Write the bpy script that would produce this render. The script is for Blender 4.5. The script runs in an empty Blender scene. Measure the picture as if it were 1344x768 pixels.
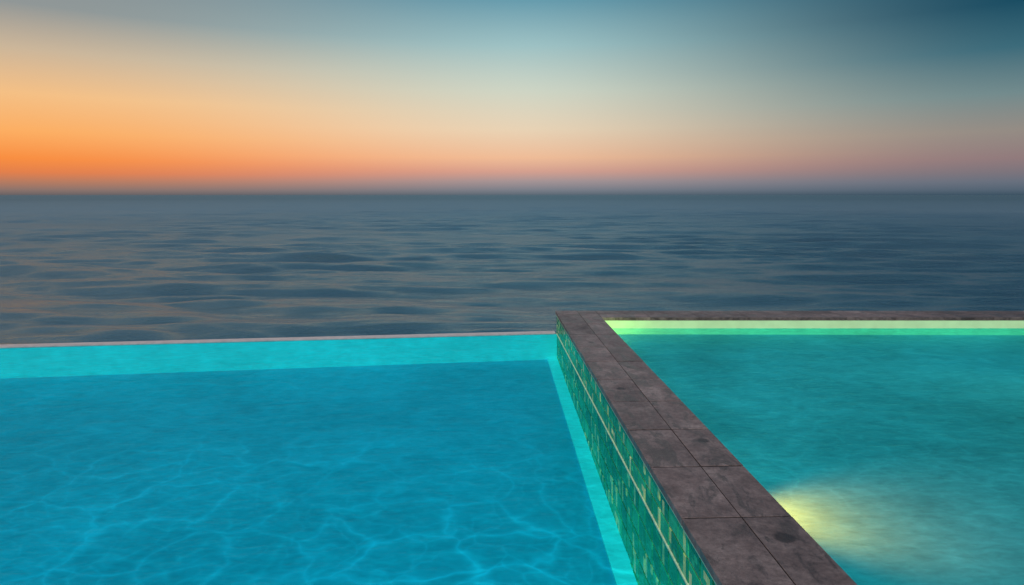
import bpy, bmesh, math, random
import numpy as np
from mathutils import Vector, Matrix, Euler
random.seed(7); rng=np.random.default_rng(11)
S=bpy.context.scene
S.view_settings.view_transform='Standard'; S.view_settings.look='None'; S.view_settings.exposure=0

def lin(c):
    return tuple(((x/255)/12.92 if x/255<=0.04045 else (((x/255)+0.055)/1.055)**2.4) for x in c)+(1,)

# ---------------- node helpers
def newmat(name):
    m=bpy.data.materials.new(name); m.use_nodes=True
    nt=m.node_tree; nt.nodes.clear()
    return m,nt
def N(nt,t,**k):
    n=nt.nodes.new(t)
    for a,b in k.items(): setattr(n,a,b)
    return n
def L(nt,a,b): nt.links.new(a,b)
def M(nt,op,a,b=None,c=None,clamp=False):
    n=nt.nodes.new('ShaderNodeMath'); n.operation=op; n.use_clamp=clamp
    for i,x in enumerate((a,b,c)):
        if x is None: continue
        if isinstance(x,(int,float)): n.inputs[i].default_value=x
        else: nt.links.new(x,n.inputs[i])
    return n.outputs[0]
def MIX(nt,f,a,b,blend='MIX'):
    n=nt.nodes.new('ShaderNodeMix'); n.data_type='RGBA'; n.blend_type=blend
    for s,x in ((n.inputs[0],f),(n.inputs[6],a),(n.inputs[7],b)):
        if isinstance(x,(int,float,tuple)): s.default_value=x
        else: nt.links.new(x,s)
    return n.outputs[2]
def MR(nt,x,a,b,c,d,smooth=False):
    n=nt.nodes.new('ShaderNodeMapRange')
    if smooth: n.interpolation_type='SMOOTHSTEP'
    nt.links.new(x,n.inputs[0])
    for i,v in enumerate((a,b,c,d)): n.inputs[i+1].default_value=v
    return n.outputs[0]
def RAMP(nt,x,stops,interp='LINEAR'):
    n=nt.nodes.new('ShaderNodeValToRGB'); cr=n.color_ramp; cr.interpolation=interp
    while len(cr.elements)<len(stops): cr.elements.new(0.5)
    for e,(p,c) in zip(cr.elements,stops): e.position=p
    for e,(p,c) in zip(cr.elements,stops): e.position=p; e.color=c
    nt.links.new(x,n.inputs[0]); return n.outputs[0]
def MAPPING(nt,v,scale=(1,1,1),rot=(0,0,0)):
    n=nt.nodes.new('ShaderNodeMapping'); n.inputs['Scale'].default_value=scale; n.inputs['Rotation'].default_value=rot
    nt.links.new(v,n.inputs[0]); return n.outputs[0]
def NOISE(nt,v,s,d=4,r=.5,dist=0):
    n=nt.nodes.new('ShaderNodeTexNoise'); n.inputs['Scale'].default_value=s; n.inputs['Detail'].default_value=d
    n.inputs['Roughness'].default_value=r; n.inputs['Distortion'].default_value=dist
    nt.links.new(v,n.inputs['Vector']); return n

# ---------------- world
SUN_AZ=-163; SUN_EL=48
w=bpy.data.worlds.new("World"); S.world=w; w.use_nodes=True
nt=w.node_tree; nt.nodes.clear()
tc=N(nt,'ShaderNodeTexCoord'); sx=N(nt,'ShaderNodeSeparateXYZ'); L(nt,tc.outputs['Generated'],sx.inputs[0])
x,y,z=sx.outputs
hl=M(nt,'MAXIMUM',M(nt,'SQRT',M(nt,'ADD',M(nt,'MULTIPLY',x,x),M(nt,'MULTIPLY',y,y))),0.001)
tanel=M(nt,'DIVIDE',z,hl); p=M(nt,'MULTIPLY',tanel,2.0,clamp=True)
s=M(nt,'DIVIDE',x,hl)
vs=[256,249,238,225,207,170,120,60,0]
C=[(90,104,116),(124,128,138),(164,148,150),(212,160,144),(238,188,152),(232,211,182),(207,214,198),(158,194,197),(102,156,174)]
Lc=[(104,98,100),(140,116,108),(184,124,96),(228,128,74),(249,142,64),(252,174,98),(244,191,132),(204,182,154),(144,150,150)]
Rc=[(60,82,98),(84,100,116),(104,112,126),(124,116,124),(144,122,124),(147,139,132),(112,137,140),(58,106,122),(24,76,98)]
def stops(cols,k,end):
    st=[(((256-v)/896*k)*2,lin(c)) for v,c in zip(vs,cols)]
    st.append((0.85,lin(end))); return st
rc=RAMP(nt,p,stops(C,1,(70,128,154)))
rl=RAMP(nt,p,stops(Lc,.8,(92,120,136)))
rr=RAMP(nt,p,stops(Rc,.8,(20,62,86)))
c1=MIX(nt,MR(nt,s,0.12,-0.60,0,1,True),rc,rl)
c2=MIX(nt,MR(nt,s,0.02,0.66,0,1,True),c1,rr)
mp=MAPPING(nt,tc.outputs['Generated'],(1.2,1.2,12)); nz=NOISE(nt,mp,1.3,2,.4)
c2=MIX(nt,1.0,c2,RAMP(nt,nz.outputs['Fac'],[(0.25,(.985,.985,.985,1)),(0.75,(1.015,1.015,1.01,1))]),'MULTIPLY')
sky=N(nt,'ShaderNodeTexSky',sky_type='NISHITA',sun_disc=False)
sky.sun_elevation=math.radians(SUN_EL); sky.sun_rotation=math.radians(SUN_AZ)
skm=N(nt,'ShaderNodeVectorMath',operation='SCALE'); L(nt,sky.outputs[0],skm.inputs[0]); skm.inputs['Scale'].default_value=0.10
col=MIX(nt,MR(nt,tanel,0.42,1.1,0,1,True),c2,skm.outputs[0])
bg=N(nt,'ShaderNodeBackground'); L(nt,col,bg.inputs[0]); bg.inputs[1].default_value=1.0
wo=N(nt,'ShaderNodeOutputWorld'); L(nt,bg.outputs[0],wo.inputs[0])

sl=bpy.data.lights.new('sun','SUN'); sl.energy=2.0; sl.angle=math.radians(.5); sl.color=(1,.93,.85)
so=bpy.data.objects.new('sun',sl); S.collection.objects.link(so)
a,e=math.radians(SUN_AZ),math.radians(SUN_EL)
d=Vector((math.sin(a)*math.cos(e),math.cos(a)*math.cos(e),math.sin(e)))
so.rotation_euler=d.to_track_quat('Z','Y').to_euler()

# ---------------- camera
cd=bpy.data.cameras.new('camera'); cam=bpy.data.objects.new('camera',cd); S.collection.objects.link(cam)
cam.location=(0,0,1.8); cd.sensor_width=36; cd.lens=24; cd.shift_y=-128/1344
cam.rotation_euler=(math.radians(90),0,-math.radians(2.3)); cd.clip_end=200000; S.camera=cam

# ---------------- mesh helpers
def mkobj(name,verts,faces,mat=None,parent=None,smooth=False):
    me=bpy.data.meshes.new(name); me.from_pydata(verts,[],faces); me.update()
    o=bpy.data.objects.new(name,me); S.collection.objects.link(o)
    if mat: me.materials.append(mat)
    if parent: o.parent=parent
    if smooth: me.polygons.foreach_set('use_smooth',[True]*len(me.polygons))
    return o
def prism(pts,z0,z1):
    f0=z0 if callable(z0) else (lambda x,y:z0); f1=z1 if callable(z1) else (lambda x,y:z1)
    n=len(pts); v=[(x,y,f0(x,y)) for x,y in pts]+[(x,y,f1(x,y)) for x,y in pts]
    f=[tuple(range(n))[::-1],tuple(range(n,2*n))]+[(i,(i+1)%n,(i+1)%n+n,i+n) for i in range(n)]
    return v,f
def empty(name):
    o=bpy.data.objects.new(name,None); S.collection.objects.link(o); return o

# ---------------- materials
def principled(nt,**ins):
    b=N(nt,'ShaderNodeBsdfPrincipled'); o=N(nt,'ShaderNodeOutputMaterial'); L(nt,b.outputs[0],o.inputs[0])
    for k,v in ins.items(): b.inputs[k].default_value=v
    return b
def bump(nt,h,strength,dist,b):
    n=N(nt,'ShaderNodeBump'); n.inputs['Strength'].default_value=strength; n.inputs['Distance'].default_value=dist
    L(nt,h,n.inputs['Height'])
    if b is not None: L(nt,n.outputs[0],b.inputs['Normal'])
    return n

# stone coping
stone,nt=newmat('slate_stone'); b=principled(nt,Roughness=.6); g=N(nt,'ShaderNodeNewGeometry')
P=g.outputs['Position']; rnd=N(nt,'ShaderNodeAttribute',attribute_name='tint').outputs['Fac']
ofs=N(nt,'ShaderNodeVectorMath',operation='SCALE'); ofs.inputs[0].default_value=(37,19,5); L(nt,rnd,ofs.inputs['Scale'])
ad=N(nt,'ShaderNodeVectorMath',operation='ADD'); L(nt,P,ad.inputs[0]); L(nt,ofs.outputs[0],ad.inputs[1]); PS=ad.outputs[0]
n1=NOISE(nt,PS,3.2,6,.65,.6); n2=NOISE(nt,PS,26,6,.78); n3=NOISE(nt,P,220,2,.6)
n4=NOISE(nt,MAPPING(nt,PS,(1.5,.5,1),(0,0,.5)),4,5,.65,1.4)
base=RAMP(nt,n1.outputs['Fac'],[(.3,(.085,.060,.058,1)),(.5,(.145,.106,.102,1)),(.68,(.22,.170,.162,1))])
base=MIX(nt,MR(nt,n4.outputs['Fac'],.51,.60,0,.68,True),base,(.045,.032,.031,1))
base=MIX(nt,.75,base,RAMP(nt,n2.outputs['Fac'],[(.3,(.42,.40,.40,1)),(.7,(1.58,1.58,1.58,1))]),'MULTIPLY')
tm=N(nt,'ShaderNodeCombineColor'); 
tv=MR(nt,rnd,0,1,.75,1.22)
for i in range(3): L(nt,tv,tm.inputs[i])
base=MIX(nt,1.0,base,tm.outputs[0],'MULTIPLY')
wn=NOISE(nt,P,18,2,.5); 
for (cx,cy,r) in ((1.26,6.30,.05),(1.60,4.95,.055),(1.575,3.52,.065),(1.30,8.3,.045),(1.5,7.1,.03)):
    dv=N(nt,'ShaderNodeVectorMath',operation='DISTANCE'); L(nt,P,dv.inputs[0]); dv.inputs[1].default_value=(cx,cy,0)
    dd=M(nt,'ADD',dv.outputs['Value'],M(nt,'MULTIPLY',wn.outputs['Fac'],.05))
    base=MIX(nt,MR(nt,dd,r,r+.03,.85,0,True),base,(.022,.016,.016,1))
L(nt,base,b.inputs['Base Color'])
L(nt,MR(nt,n4.outputs['Fac'],.4,.65,.58,.32),b.inputs['Roughness'])
hh=M(nt,'ADD',M(nt,'MULTIPLY',n2.outputs['Fac'],1.0),M(nt,'MULTIPLY',n3.outputs['Fac'],.5))
bump(nt,hh,.8,.004,b)

mortar,nt=newmat('mortar'); b=principled(nt,Roughness=.9); g=N(nt,'ShaderNodeNewGeometry')
n=NOISE(nt,g.outputs['Position'],60,4); L(nt,RAMP(nt,n.outputs['Fac'],[(.3,(.010,.008,.008,1)),(.7,(.028,.024,.024,1))]),b.inputs['Base Color'])
b.inputs['Specular IOR Level'].default_value=.1

def plain(name,c,rough=.6,var=.25,scale=6,bumpd=.002):
    m,nt=newmat(name); b=principled(nt,Roughness=rough); g=N(nt,'ShaderNodeNewGeometry')
    n=NOISE(nt,g.outputs['Position'],scale,6,.6,.4)
    lo=tuple(k*(1-var) for k in c)+(1,); hi=tuple(min(1,k*(1+var)) for k in c)+(1,)
    L(nt,RAMP(nt,n.outputs['Fac'],[(.3,lo),(.7,hi)]),b.inputs['Base Color'])
    bump(nt,NOISE(nt,g.outputs['Position'],80,4).outputs['Fac'],.4,bumpd,b)
    return m
concrete=plain('concrete',(.26,.22,.21),.8)
lipmat=plain('pale_stone_lip',(.50,.42,.42),.5,.15,9)
cream=plain('cream_trim',(.60,.80,.52),.45,.2,30,.001)
grout=plain('green_grout',(.44,.82,.52),.7,.12,30,.001)

def pooltile(name,c,var):
    m,nt=newmat(name); b=principled(nt,Roughness=.35); b.inputs['Specular IOR Level'].default_value=.1
    g=N(nt,'ShaderNodeNewGeometry'); P=g.outputs['Position']
    n=NOISE(nt,P,.55,3,.5,.5); n2=NOISE(nt,P,5,3)
    lo=tuple(k*(1-var) for k in c)+(1,); hi=tuple(min(1,k*(1+var)) for k in c)+(1,)
    bs=RAMP(nt,n.outputs['Fac'],[(.3,lo),(.7,hi)])
    bs=MIX(nt,.5,bs,RAMP(nt,n2.outputs['Fac'],[(.3,(.88,.88,.88,1)),(.7,(1.12,1.12,1.12,1))]),'MULTIPLY')
    L(nt,bs,b.inputs['Base Color']); return m
floorL=pooltile('blue_pool_plaster',(.002,.40,.55),.12)
bandL=pooltile('turquoise_pool_plaster',(.02,.90,.93),.05)
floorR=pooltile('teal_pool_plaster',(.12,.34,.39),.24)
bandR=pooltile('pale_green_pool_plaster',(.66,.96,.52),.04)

mosaic,nt=newmat('green_mosaic'); b=principled(nt,Roughness=.25); b.inputs['Specular IOR Level'].default_value=.3
at=N(nt,'ShaderNodeAttribute',attribute_name='col'); g=N(nt,'ShaderNodeNewGeometry')
n=NOISE(nt,g.outputs['Position'],45,4,.65,.5); n2=NOISE(nt,g.outputs['Position'],4,3)
cc=MIX(nt,.4,at.outputs['Color'],RAMP(nt,n.outputs['Fac'],[(.3,(.6,.65,.6,1)),(.7,(1.35,1.3,1.35,1))]),'MULTIPLY')
cc=MIX(nt,.6,cc,RAMP(nt,n2.outputs['Fac'],[(.3,(.75,.8,.8,1)),(.7,(1.2,1.2,1.2,1))]),'MULTIPLY')
L(nt,cc,b.inputs['Base Color']); bump(nt,n.outputs['Fac'],.1,.002,b)

# pool water: transparent sheet with a caustic light net painted into its transparent colour
def watermat(name,tint,netscale,lo,hi,fres,fine,y0,y1,netmin):
    m,nt=newmat(name); g=N(nt,'ShaderNodeNewGeometry'); P=g.outputs['Position']
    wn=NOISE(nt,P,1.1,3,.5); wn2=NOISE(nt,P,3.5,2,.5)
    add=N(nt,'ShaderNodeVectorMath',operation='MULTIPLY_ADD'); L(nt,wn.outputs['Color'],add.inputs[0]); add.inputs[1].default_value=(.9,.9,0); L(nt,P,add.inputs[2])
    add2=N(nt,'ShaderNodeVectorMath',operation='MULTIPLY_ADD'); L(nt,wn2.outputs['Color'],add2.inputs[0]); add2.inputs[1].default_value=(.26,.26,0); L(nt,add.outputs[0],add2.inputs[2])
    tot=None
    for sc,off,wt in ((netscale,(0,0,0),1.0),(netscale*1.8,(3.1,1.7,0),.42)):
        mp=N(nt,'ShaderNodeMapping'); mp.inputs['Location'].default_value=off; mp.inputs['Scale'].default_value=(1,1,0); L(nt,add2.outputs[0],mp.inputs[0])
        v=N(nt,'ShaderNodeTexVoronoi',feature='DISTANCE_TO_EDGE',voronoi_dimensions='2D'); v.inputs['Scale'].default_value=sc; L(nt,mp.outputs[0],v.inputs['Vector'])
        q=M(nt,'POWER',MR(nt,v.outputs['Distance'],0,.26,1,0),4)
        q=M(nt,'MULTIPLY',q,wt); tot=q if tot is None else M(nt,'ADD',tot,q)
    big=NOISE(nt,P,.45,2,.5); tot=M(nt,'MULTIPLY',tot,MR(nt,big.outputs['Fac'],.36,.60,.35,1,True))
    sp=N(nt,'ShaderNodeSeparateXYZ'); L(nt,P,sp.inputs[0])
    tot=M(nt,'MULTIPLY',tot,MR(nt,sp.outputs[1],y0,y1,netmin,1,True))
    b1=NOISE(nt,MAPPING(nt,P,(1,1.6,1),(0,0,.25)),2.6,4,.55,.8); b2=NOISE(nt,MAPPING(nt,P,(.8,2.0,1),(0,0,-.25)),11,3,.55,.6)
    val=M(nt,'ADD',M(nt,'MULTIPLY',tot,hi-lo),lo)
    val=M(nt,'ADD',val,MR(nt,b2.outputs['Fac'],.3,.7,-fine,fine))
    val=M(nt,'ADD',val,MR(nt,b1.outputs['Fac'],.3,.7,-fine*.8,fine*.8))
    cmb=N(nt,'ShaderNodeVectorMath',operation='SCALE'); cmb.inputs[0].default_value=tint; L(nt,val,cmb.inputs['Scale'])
    tr=N(nt,'ShaderNodeBsdfTransparent'); L(nt,cmb.outputs[0],tr.inputs[0])
    gl=N(nt,'ShaderNodeBsdfGlossy'); gl.inputs['Roughness'].default_value=.10; gl.inputs[0].default_value=(.2,.8,1,1)
    h=M(nt,'ADD',M(nt,'MULTIPLY',b1.outputs['Fac'],1.0),M(nt,'MULTIPLY',b2.outputs['Fac'],.32))
    bp=bump(nt,h,.6,.05,None); L(nt,bp.outputs[0],gl.inputs['Normal'])
    fr=N(nt,'ShaderNodeFresnel'); fr.inputs['IOR'].default_value=1.33; L(nt,bp.outputs[0],fr.inputs['Normal'])
    mx=N(nt,'ShaderNodeMixShader'); L(nt,M(nt,'MULTIPLY',fr.outputs[0],fres),mx.inputs[0]); L(nt,tr.outputs[0],mx.inputs[1]); L(nt,gl.outputs[0],mx.inputs[2])
    o=N(nt,'ShaderNodeOutputMaterial'); L(nt,mx.outputs[0],o.inputs[0]); return m
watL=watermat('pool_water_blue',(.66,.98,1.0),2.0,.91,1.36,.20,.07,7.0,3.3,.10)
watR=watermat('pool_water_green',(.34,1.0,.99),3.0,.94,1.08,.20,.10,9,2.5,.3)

# ---------------- sea
H_SEA=-16.2
r=[12.0]
while r[-1]<3200: r.append(r[-1]*1.0060)
while r[-1]<150000: r.append(r[-1]*1.25)
r=np.array(r); nr=len(r)
ang=np.concatenate([np.arange(-52,52,.24),np.arange(52,308,3.0)]); na=len(ang); A=np.radians(ang)
X=np.outer(r,np.sin(A)); Y=np.outer(r,np.cos(A)); Rr=np.repeat(r[:,None],na,1)
Z=np.zeros_like(X)
for i in range(110):
    lam=4*(11**rng.random()); th=math.radians(-99+rng.normal(0,13)); k=2*math.pi/lam
    amp=.0050*lam**.92*(.5+rng.random()); ph=rng.random()*6.283
    fade=np.clip((lam/(Rr*.0060)-2.2)/2.5,0,1)
    q=k*(X*math.cos(th)+Y*math.sin(th))+ph+.5*np.sin(X*.06+i)
    Z+=amp*fade*(np.sin(q)+.22*np.sin(2*q+1.57))
grp=.72+.28*np.sin(X*.021+1.3*np.sin(Y*.017))*np.sin(Y*.026+1.1*np.sin(X*.013)+.7)
V=np.stack([X,Y,H_SEA+Z*grp*1.0],-1).reshape(-1,3)
V=np.vstack([V,[[0,0,H_SEA]]])
i,j=np.meshgrid(np.arange(nr-1),np.arange(na),indexing='ij'); jn=(j+1)%na
F=np.stack([i*na+j,i*na+jn,(i+1)*na+jn,(i+1)*na+j],-1).reshape(-1,4)[:, ::-1]
me=bpy.data.meshes.new('sea'); me.vertices.add(len(V)); me.vertices.foreach_set('co',V.ravel())
nf=len(F); ctr=len(V)-1
T=np.stack([np.full(na,ctr),(np.arange(na)+1)%na,np.arange(na)],-1)
loops=np.concatenate([F.ravel(),T.ravel()]); ls=np.concatenate([np.arange(nf)*4,nf*4+np.arange(na)*3]); lt=np.concatenate([np.full(nf,4),np.full(na,3)])
me.loops.add(len(loops)); me.loops.foreach_set('vertex_index',loops.astype(np.int32))
me.polygons.add(nf+na); me.polygons.foreach_set('loop_start',ls.astype(np.int32)); me.polygons.foreach_set('loop_total',lt.astype(np.int32))
me.polygons.foreach_set('use_smooth',np.ones(nf+na,dtype=bool)); me.update(calc_edges=True); me.validate()
sea=bpy.data.objects.new('sea',me); S.collection.objects.link(sea)
m,nt=newmat('sea_water'); g=N(nt,'ShaderNodeNewGeometry'); P=g.outputs['Position']
b0=NOISE(nt,MAPPING(nt,P,(.16,1,1),(0,0,.10)),.16,4,.6,.4)
b1=NOISE(nt,MAPPING(nt,P,(.3,1,1),(0,0,.14)),.55,5,.62,.5)
b2=NOISE(nt,MAPPING(nt,P,(.45,1,1),(0,0,-.12)),2.6,3,.7,.4)
h=M(nt,'ADD',M(nt,'MULTIPLY',b1.outputs['Fac'],1.0),M(nt,'MULTIPLY',b2.outputs['Fac'],.5))
h=M(nt,'ADD',h,M(nt,'MULTIPLY',b0.outputs['Fac'],2.4))
bp=bump(nt,h,.95,.9,None)
ln=N(nt,'ShaderNodeVectorMath',operation='LENGTH'); L(nt,P,ln.inputs[0]); dist=ln.outputs['Value']
pt=NOISE(nt,MAPPING(nt,P,(.35,1,1),(0,0,.1)),.02,3,.5,.6)
df=N(nt,'ShaderNodeBsdfDiffuse'); gl=N(nt,'ShaderNodeBsdfGlossy'); gl.inputs[0].default_value=(.80,.94,1,1)
L(nt,RAMP(nt,pt.outputs['Fac'],[(.35,(.012,.052,.070,1)),(.65,(.024,.076,.098,1))]),df.inputs[0])
L(nt,MR(nt,dist,60,900,.22,.45),gl.inputs['Roughness'])
L(nt,bp.outputs[0],gl.inputs['Normal']); L(nt,bp.outputs[0],df.inputs['Normal'])
fr=N(nt,'ShaderNodeFresnel'); fr.inputs['IOR'].default_value=1.33; L(nt,bp.outputs[0],fr.inputs['Normal'])
fac=M(nt,'MULTIPLY',MR(nt,fr.outputs[0],0,.6,0,.6),MR(nt,dist,200,3000,.82,.56))
mx=N(nt,'ShaderNodeMixShader'); L(nt,fac,mx.inputs[0]); L(nt,df.outputs[0],mx.inputs[1]); L(nt,gl.outputs[0],mx.inputs[2])
o=N(nt,'ShaderNodeOutputMaterial'); L(nt,mx.outputs[0],o.inputs[0])
me.materials.append(m)

# ---------------- pool geometry constants
WX0,WX1=1.11,1.71
YB=10.57
k=.0402
def backY(x,off=0): return YB-off-k*(x-WX0)
XR=9.3; XL=-15.0; YN=-5.0
WL=-.34
WR=-.16
zL=lambda x,y: -(0.73+.059*(10.57-y))
zR=lambda x,y: -(0.245+.060*(10.0-y))
sl_=.083
def edgeY(x): return 10.50+sl_*(x-WX0)

wall=empty('tiled_pool_wall')
v,f=prism([(WX0+.012,YN),(WX1-.02,YN),(WX1-.02,backY(WX1,.03)),(WX0+.012,backY(WX0,.03))],-3.0,-.042)
mkobj('core',v,f,grout,wall)
v,f=prism([(WX1-.02,backY(WX1,.55)),(XR,backY(XR,.55)),(XR,backY(XR,.03)),(WX1-.02,backY(WX1,.03))],-17.5,-.042)
mkobj('rear_core',v,f,concrete,wall)
v,f=prism([(WX0+.006,YN),(WX1-.006,YN),(WX1-.006,backY(WX1,.56)),(XR,backY(XR,.56)),(XR,backY(XR,.006)),(WX0+.006,backY(WX0,.006))],-.040,-.0030)
mkobj('mortar_bed',v,f,mortar,wall)
slabs=[]
def slab(pts,dz=0): slabs.append((pts,dz,random.random()))
G=.003; GY=.007; mid=WX0+.325
yj=[3.76+.715*i for i in range(-12,9)]
yj=[q for q in yj if q<backY(WX0,.56)-.25]+[backY(WX0,.56)]
yj=[YN]+yj
for a_,b_ in zip(yj[:-1],yj[1:]):
    for (xa,xb) in ((WX0-.012,mid),(mid,WX1+.010)):
        slab([(xa+ (0 if xa<WX0 else G),a_+GY),(xb-(0 if xb>WX1 else G),a_+GY),(xb-(0 if xb>WX1 else G),b_-GY),(xa+(0 if xa<WX0 else G),b_-GY)],random.uniform(-.001,.0015))
xs=[WX0-.012,mid,WX1+.01]
while xs[-1]<XR-.4: xs.append(xs[-1]+.72)
for xa,xb in zip(xs[:-1],xs[1:]):
    slab([(xa+G,backY(xa,.575)+GY),(xb-G,backY(xb,.575)+GY),(xb-G,backY(xb,.285)-GY),(xa+G,backY(xa,.285)-GY)],random.uniform(-.001,.001))
    slab([(xa+G,backY(xa,.285)+GY),(xb-G,backY(xb,.285)+GY),(xb-G,backY(xb,-.01)),(xa+G,backY(xa,-.01))],random.uniform(-.001,.001))
V=[];F=[];T=[]
for pts,dz,t in slabs:
    c=np.mean(pts,0); bv=.0022; kk=len(V)
    inn=[]
    for px,py in pts:
        dx,dy=c[0]-px,c[1]-py; inn.append((px+bv*np.sign(dx),py+bv*np.sign(dy)))
    for (px,py) in pts: V.append((px,py,-.045))
    for (px,py) in pts: V.append((px,py,-.0018+dz))
    for (px,py) in inn: V.append((px,py,0+dz))
    for q in range(4):
        n_=(q+1)%4
        F.append((kk+q,kk+n_,kk+4+n_,kk+4+q)); F.append((kk+4+q,kk+4+n_,kk+8+n_,kk+8+q))
    F.append((kk+8,kk+9,kk+10,kk+11)); F.append((kk+3,kk+2,kk+1,kk)); T+= [t]*10
cp=mkobj('coping',V,F,stone,wall)
at=cp.data.attributes.new('tint','FLOAT','FACE'); at.data.foreach_set('value',T)
# mosaic: tiles with pale grout, each with a block motif
V=[];F=[];Cc=[]
dark=[(.010,.34,.15),(.016,.40,.19),(.010,.28,.13),(.025,.46,.21)]
midg=[(.03,.48,.22),(.04,.52,.24)]; pale=[(.52,.78,.28),(.62,.80,.36),(.38,.74,.32)]
TW=.20; y0=YN; ncol=int((backY(WX0,.01)-YN)/TW); TW=(backY(WX0,.01)-YN)/ncol
rows=[(-.066,-.190),(-.206,-.326)]
zt=-.352
while zt>-1.5: rows.append((zt,zt-.148)); zt-=.166
def quadx(ya,yb,za,zb,c,pr):
    kk=len(V); e_=.0012
    xf=WX0+.004-pr
    V.extend([(WX0+.013,ya,za),(WX0+.013,yb,za),(WX0+.013,yb,zb),(WX0+.013,ya,zb),(xf,ya+e_,za+e_),(xf,yb-e_,za+e_),(xf,yb-e_,zb-e_),(xf,ya+e_,zb-e_)])
    F.append((kk+4,kk+7,kk+6,kk+5)); 
    for a_,b_ in ((0,1),(1,2),(2,3),(3,0)): F.append((kk+a_,kk+4+a_,kk+4+b_,kk+b_))
    Cc.extend([c+(1,)]*5)
for ri,(ztop,zbot) in enumerate(rows):
    for cI in range(ncol):
        ya=y0+cI*TW+.009; yb=y0+(cI+1)*TW-.009
        nc,nr_=4,3
        tone=random.uniform(.8,1.18); motif=random.random(); tb=random.choice(dark)
        grid=[[0]*nc for _ in range(nr_)]
        if motif<.4:
            u=random.randrange(nc); ln_=random.choice((2,2,3)); a_=random.randrange(0,nr_-ln_+1)
            for q in range(a_,a_+ln_): grid[q][u]=2
            if random.random()<.4: grid[a_][(u+1)%nc]=2
        elif motif<.52:
            grid[random.randrange(3)][random.randrange(nc)]=2
        for q in range(nr_):
            for u in range(nc):
                if grid[q][u]==0 and random.random()<.10: grid[q][u]=1
        w_=(yb-ya)/nc; h_=(ztop-zbot)/nr_
        pr=random.uniform(0,.0015)
        for q in range(nr_):
            for u in range(nc):
                t=grid[q][u]; base_=tb if t==0 else random.choice((dark,midg,pale)[t]); 
                kf=tone*random.uniform(.96,1.04); c=tuple(min(.8,x_*kf) for x_ in base_)
                gp=.0006
                quadx(ya+u*w_+gp,ya+(u+1)*w_-gp,zbot+(nr_-1-q)*h_+gp,zbot+(nr_-q)*h_-gp,c,pr)
mo=mkobj('mosaic_face',V,F,mosaic,wall)
ca=mo.data.attributes.new('col','FLOAT_COLOR','FACE'); ca.data.foreach_set('color',np.array(Cc,dtype=np.float32).ravel())
v,f=prism([(WX0-.006,YN),(WX0+.012,YN),(WX0+.012,YB-.03),(WX0-.006,YB-.03)],-.062,-.047); mkobj('upper_trim',v,f,cream,wall)
v,f=prism([(WX0-.003,YN),(WX0+.012,YN),(WX0+.012,YB-.07),(WX0-.003,YB-.07)],-.345,-.331); mkobj('waterline_trim',v,f,cream,wall)

# ---------------- left pool
poolL=empty('infinity_pool')
def sheet(pts,zf,name,mat,par):
    mkobj(name,[(x_,y_,zf(x_,y_)) for x_,y_ in pts],[tuple(range(len(pts)))],mat,par)
sheet([(XL,YN),(WX0+.01,YN),(WX0+.01,edgeY(WX0)+.02),(XL,edgeY(XL)+.02)],zL,'floor',floorL,poolL)
v,f=prism([(WX0-.15,YN+.1),(WX0+.011,YN+.1),(WX0+.011,edgeY(WX0)-.004),(WX0-.15,edgeY(WX0)-.004)],lambda x,y:zL(x,y)-.05,lambda x,y:zL(x,y)+.03)
mkobj('wall_ledge',v,f,bandL,poolL)
v,f=prism([(XL,edgeY(XL)),(WX0+.008,edgeY(WX0)),(WX0+.008,edgeY(WX0)+.03),(XL,edgeY(XL)+.03)],-2.0,WL-.012)
mkobj('weir_face',v,f,bandL,poolL)
v,f=prism([(XL,edgeY(XL)+.005),(WX0-.02,edgeY(WX0)+.005),(WX0-.02,edgeY(WX0)+.16),(XL,edgeY(XL)+.16)],WL-.010,WL+.012)
mkobj('weir_lip',v,f,lipmat,poolL)
v,f=prism([(XL,edgeY(XL)+.032),(WX0+.1,edgeY(WX0)+.032),(WX0+.1,edgeY(WX0)+.13),(XL,edgeY(XL)+.13)],-17.5,WL-.014)
mkobj('outer_wall',v,f,concrete,poolL)
v,f=prism([(XL-.4,YN),(XL,YN),(XL,edgeY(XL)+.13),(XL-.4,edgeY(XL)+.13)],-17.5,WL+.05); mkobj('side_wall',v,f,concrete,poolL)
v,f=prism([(XL-.4,YN-.5),(XR+.5,YN-.5),(XR+.5,YN),(XL-.4,YN)],-17.5,-.004); mkobj('near_wall',v,f,concrete,poolL)
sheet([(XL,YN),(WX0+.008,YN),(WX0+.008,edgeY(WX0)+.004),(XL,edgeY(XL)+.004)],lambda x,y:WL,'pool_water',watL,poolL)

# ---------------- right pool
poolR=empty('swimming_pool')
iy=lambda x: backY(x,.56)
sheet([(WX1-.01,YN),(XR,YN),(XR,iy(XR)+.005),(WX1-.01,iy(WX1)+.005)],zR,'floor',floorR,poolR)
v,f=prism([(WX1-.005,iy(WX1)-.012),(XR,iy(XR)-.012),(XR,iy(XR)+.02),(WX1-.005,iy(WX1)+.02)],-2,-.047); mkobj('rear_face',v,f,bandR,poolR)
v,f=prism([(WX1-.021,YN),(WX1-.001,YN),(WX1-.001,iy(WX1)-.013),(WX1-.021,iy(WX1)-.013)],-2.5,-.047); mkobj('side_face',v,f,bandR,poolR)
v,f=prism([(XR,YN),(XR+.5,YN),(XR+.5,backY(XR)),(XR,backY(XR))],-17.5,-.004); mkobj('end_wall',v,f,concrete,poolR)
sheet([(WX1-.001,YN),(XR,YN),(XR,iy(XR)-.011),(WX1-.001,iy(WX1)-.011)],lambda x,y:WR,'pool_water',watR,poolR)

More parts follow.
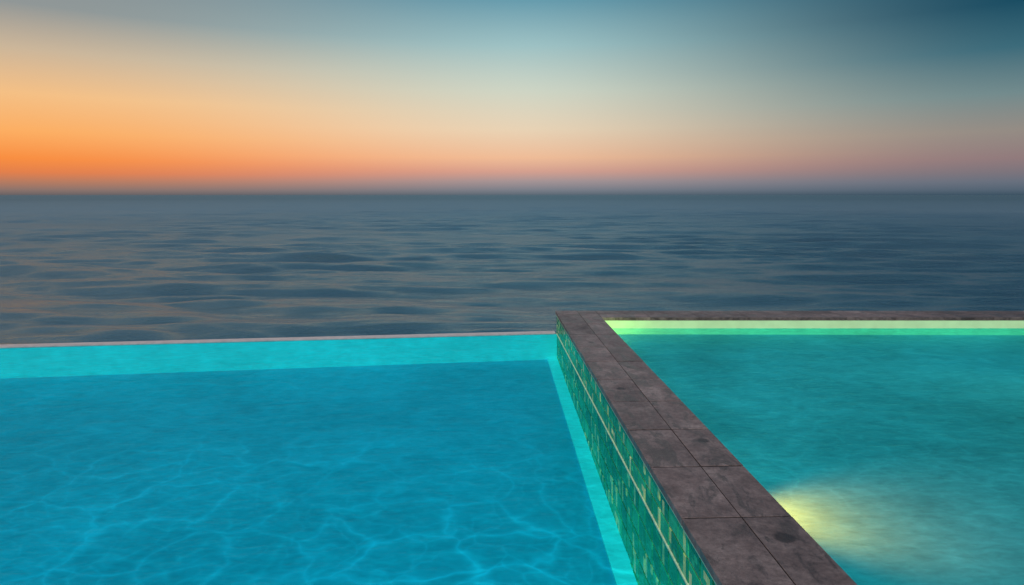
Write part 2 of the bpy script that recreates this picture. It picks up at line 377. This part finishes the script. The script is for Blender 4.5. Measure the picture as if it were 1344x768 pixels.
# underwater lamps
steel=plain('brushed_steel',(.55,.55,.52),.3,.05,20,.0002)
lens,nt=newmat('lamp_lens'); em=N(nt,'ShaderNodeEmission'); em.inputs[0].default_value=(1,.85,.4,1); em.inputs[1].default_value=6
o=N(nt,'ShaderNodeOutputMaterial'); L(nt,em.outputs[0],o.inputs[0])
def lamp(pos,target,energy,col,ang,side=1,rad=.04):
    e_=empty('pool_lamp'); 
    bm=bmesh.new(); n_=28; q_=.7
    prof=[(.0,.10*q_),(.012,.10*q_),(.018,.085*q_),(.010,.07*q_)]
    ring=[[bm.verts.new((rr_*math.cos(6.2832*i/n_),rr_*math.sin(6.2832*i/n_),-zz)) for i in range(n_)] for zz,rr_ in prof]
    for a_,b_ in zip(ring[:-1],ring[1:]):
        for i in range(n_): bm.faces.new((a_[i],a_[(i+1)%n_],b_[(i+1)%n_],b_[i]))
    me=bpy.data.meshes.new('bezel'); bm.to_mesh(me); bm.free(); me.materials.append(steel)
    ob=bpy.data.objects.new('bezel',me); S.collection.objects.link(ob); ob.parent=e_
    vv=[(.07*q_*math.cos(6.2832*i/n_),.07*q_*math.sin(6.2832*i/n_),-.008) for i in range(n_)]
    mkobj('lens',vv,[tuple(range(n_))[::-1]],lens,e_)
    rot=Euler((0,-math.pi/2*side,0))
    e_.location=pos; e_.rotation_euler=rot
    l=bpy.data.lights.new('bulb','SPOT'); l.energy=energy; l.color=col; l.spot_size=math.radians(ang); l.spot_blend=1; l.shadow_soft_size=rad
    lo=bpy.data.objects.new('bulb',l); S.collection.objects.link(lo)
    lo.location=Vector(pos)+Vector((.05*side,0,0)); d_=Vector(target)-lo.location; lo.rotation_euler=d_.to_track_quat('-Z','Y').to_euler()
    lo.parent=e_; lo.matrix_parent_inverse=Matrix.LocRotScale(Vector(pos),rot,None).inverted()
lamp((WX1,4.95,-.235),(2.50,4.86,-.56),640,(1,.105,.010),82,1,.09)
lamp((WX1,9.45,-.24),(2.1,9.99,-.2),12,(1,.50,.07),120)
lamp((XR,6.3,-.28),(5.0,6.9,-.45),1500,(.9,.62,.20),56,-1)  # added lamp on the unseen end wall, washes the right pool green
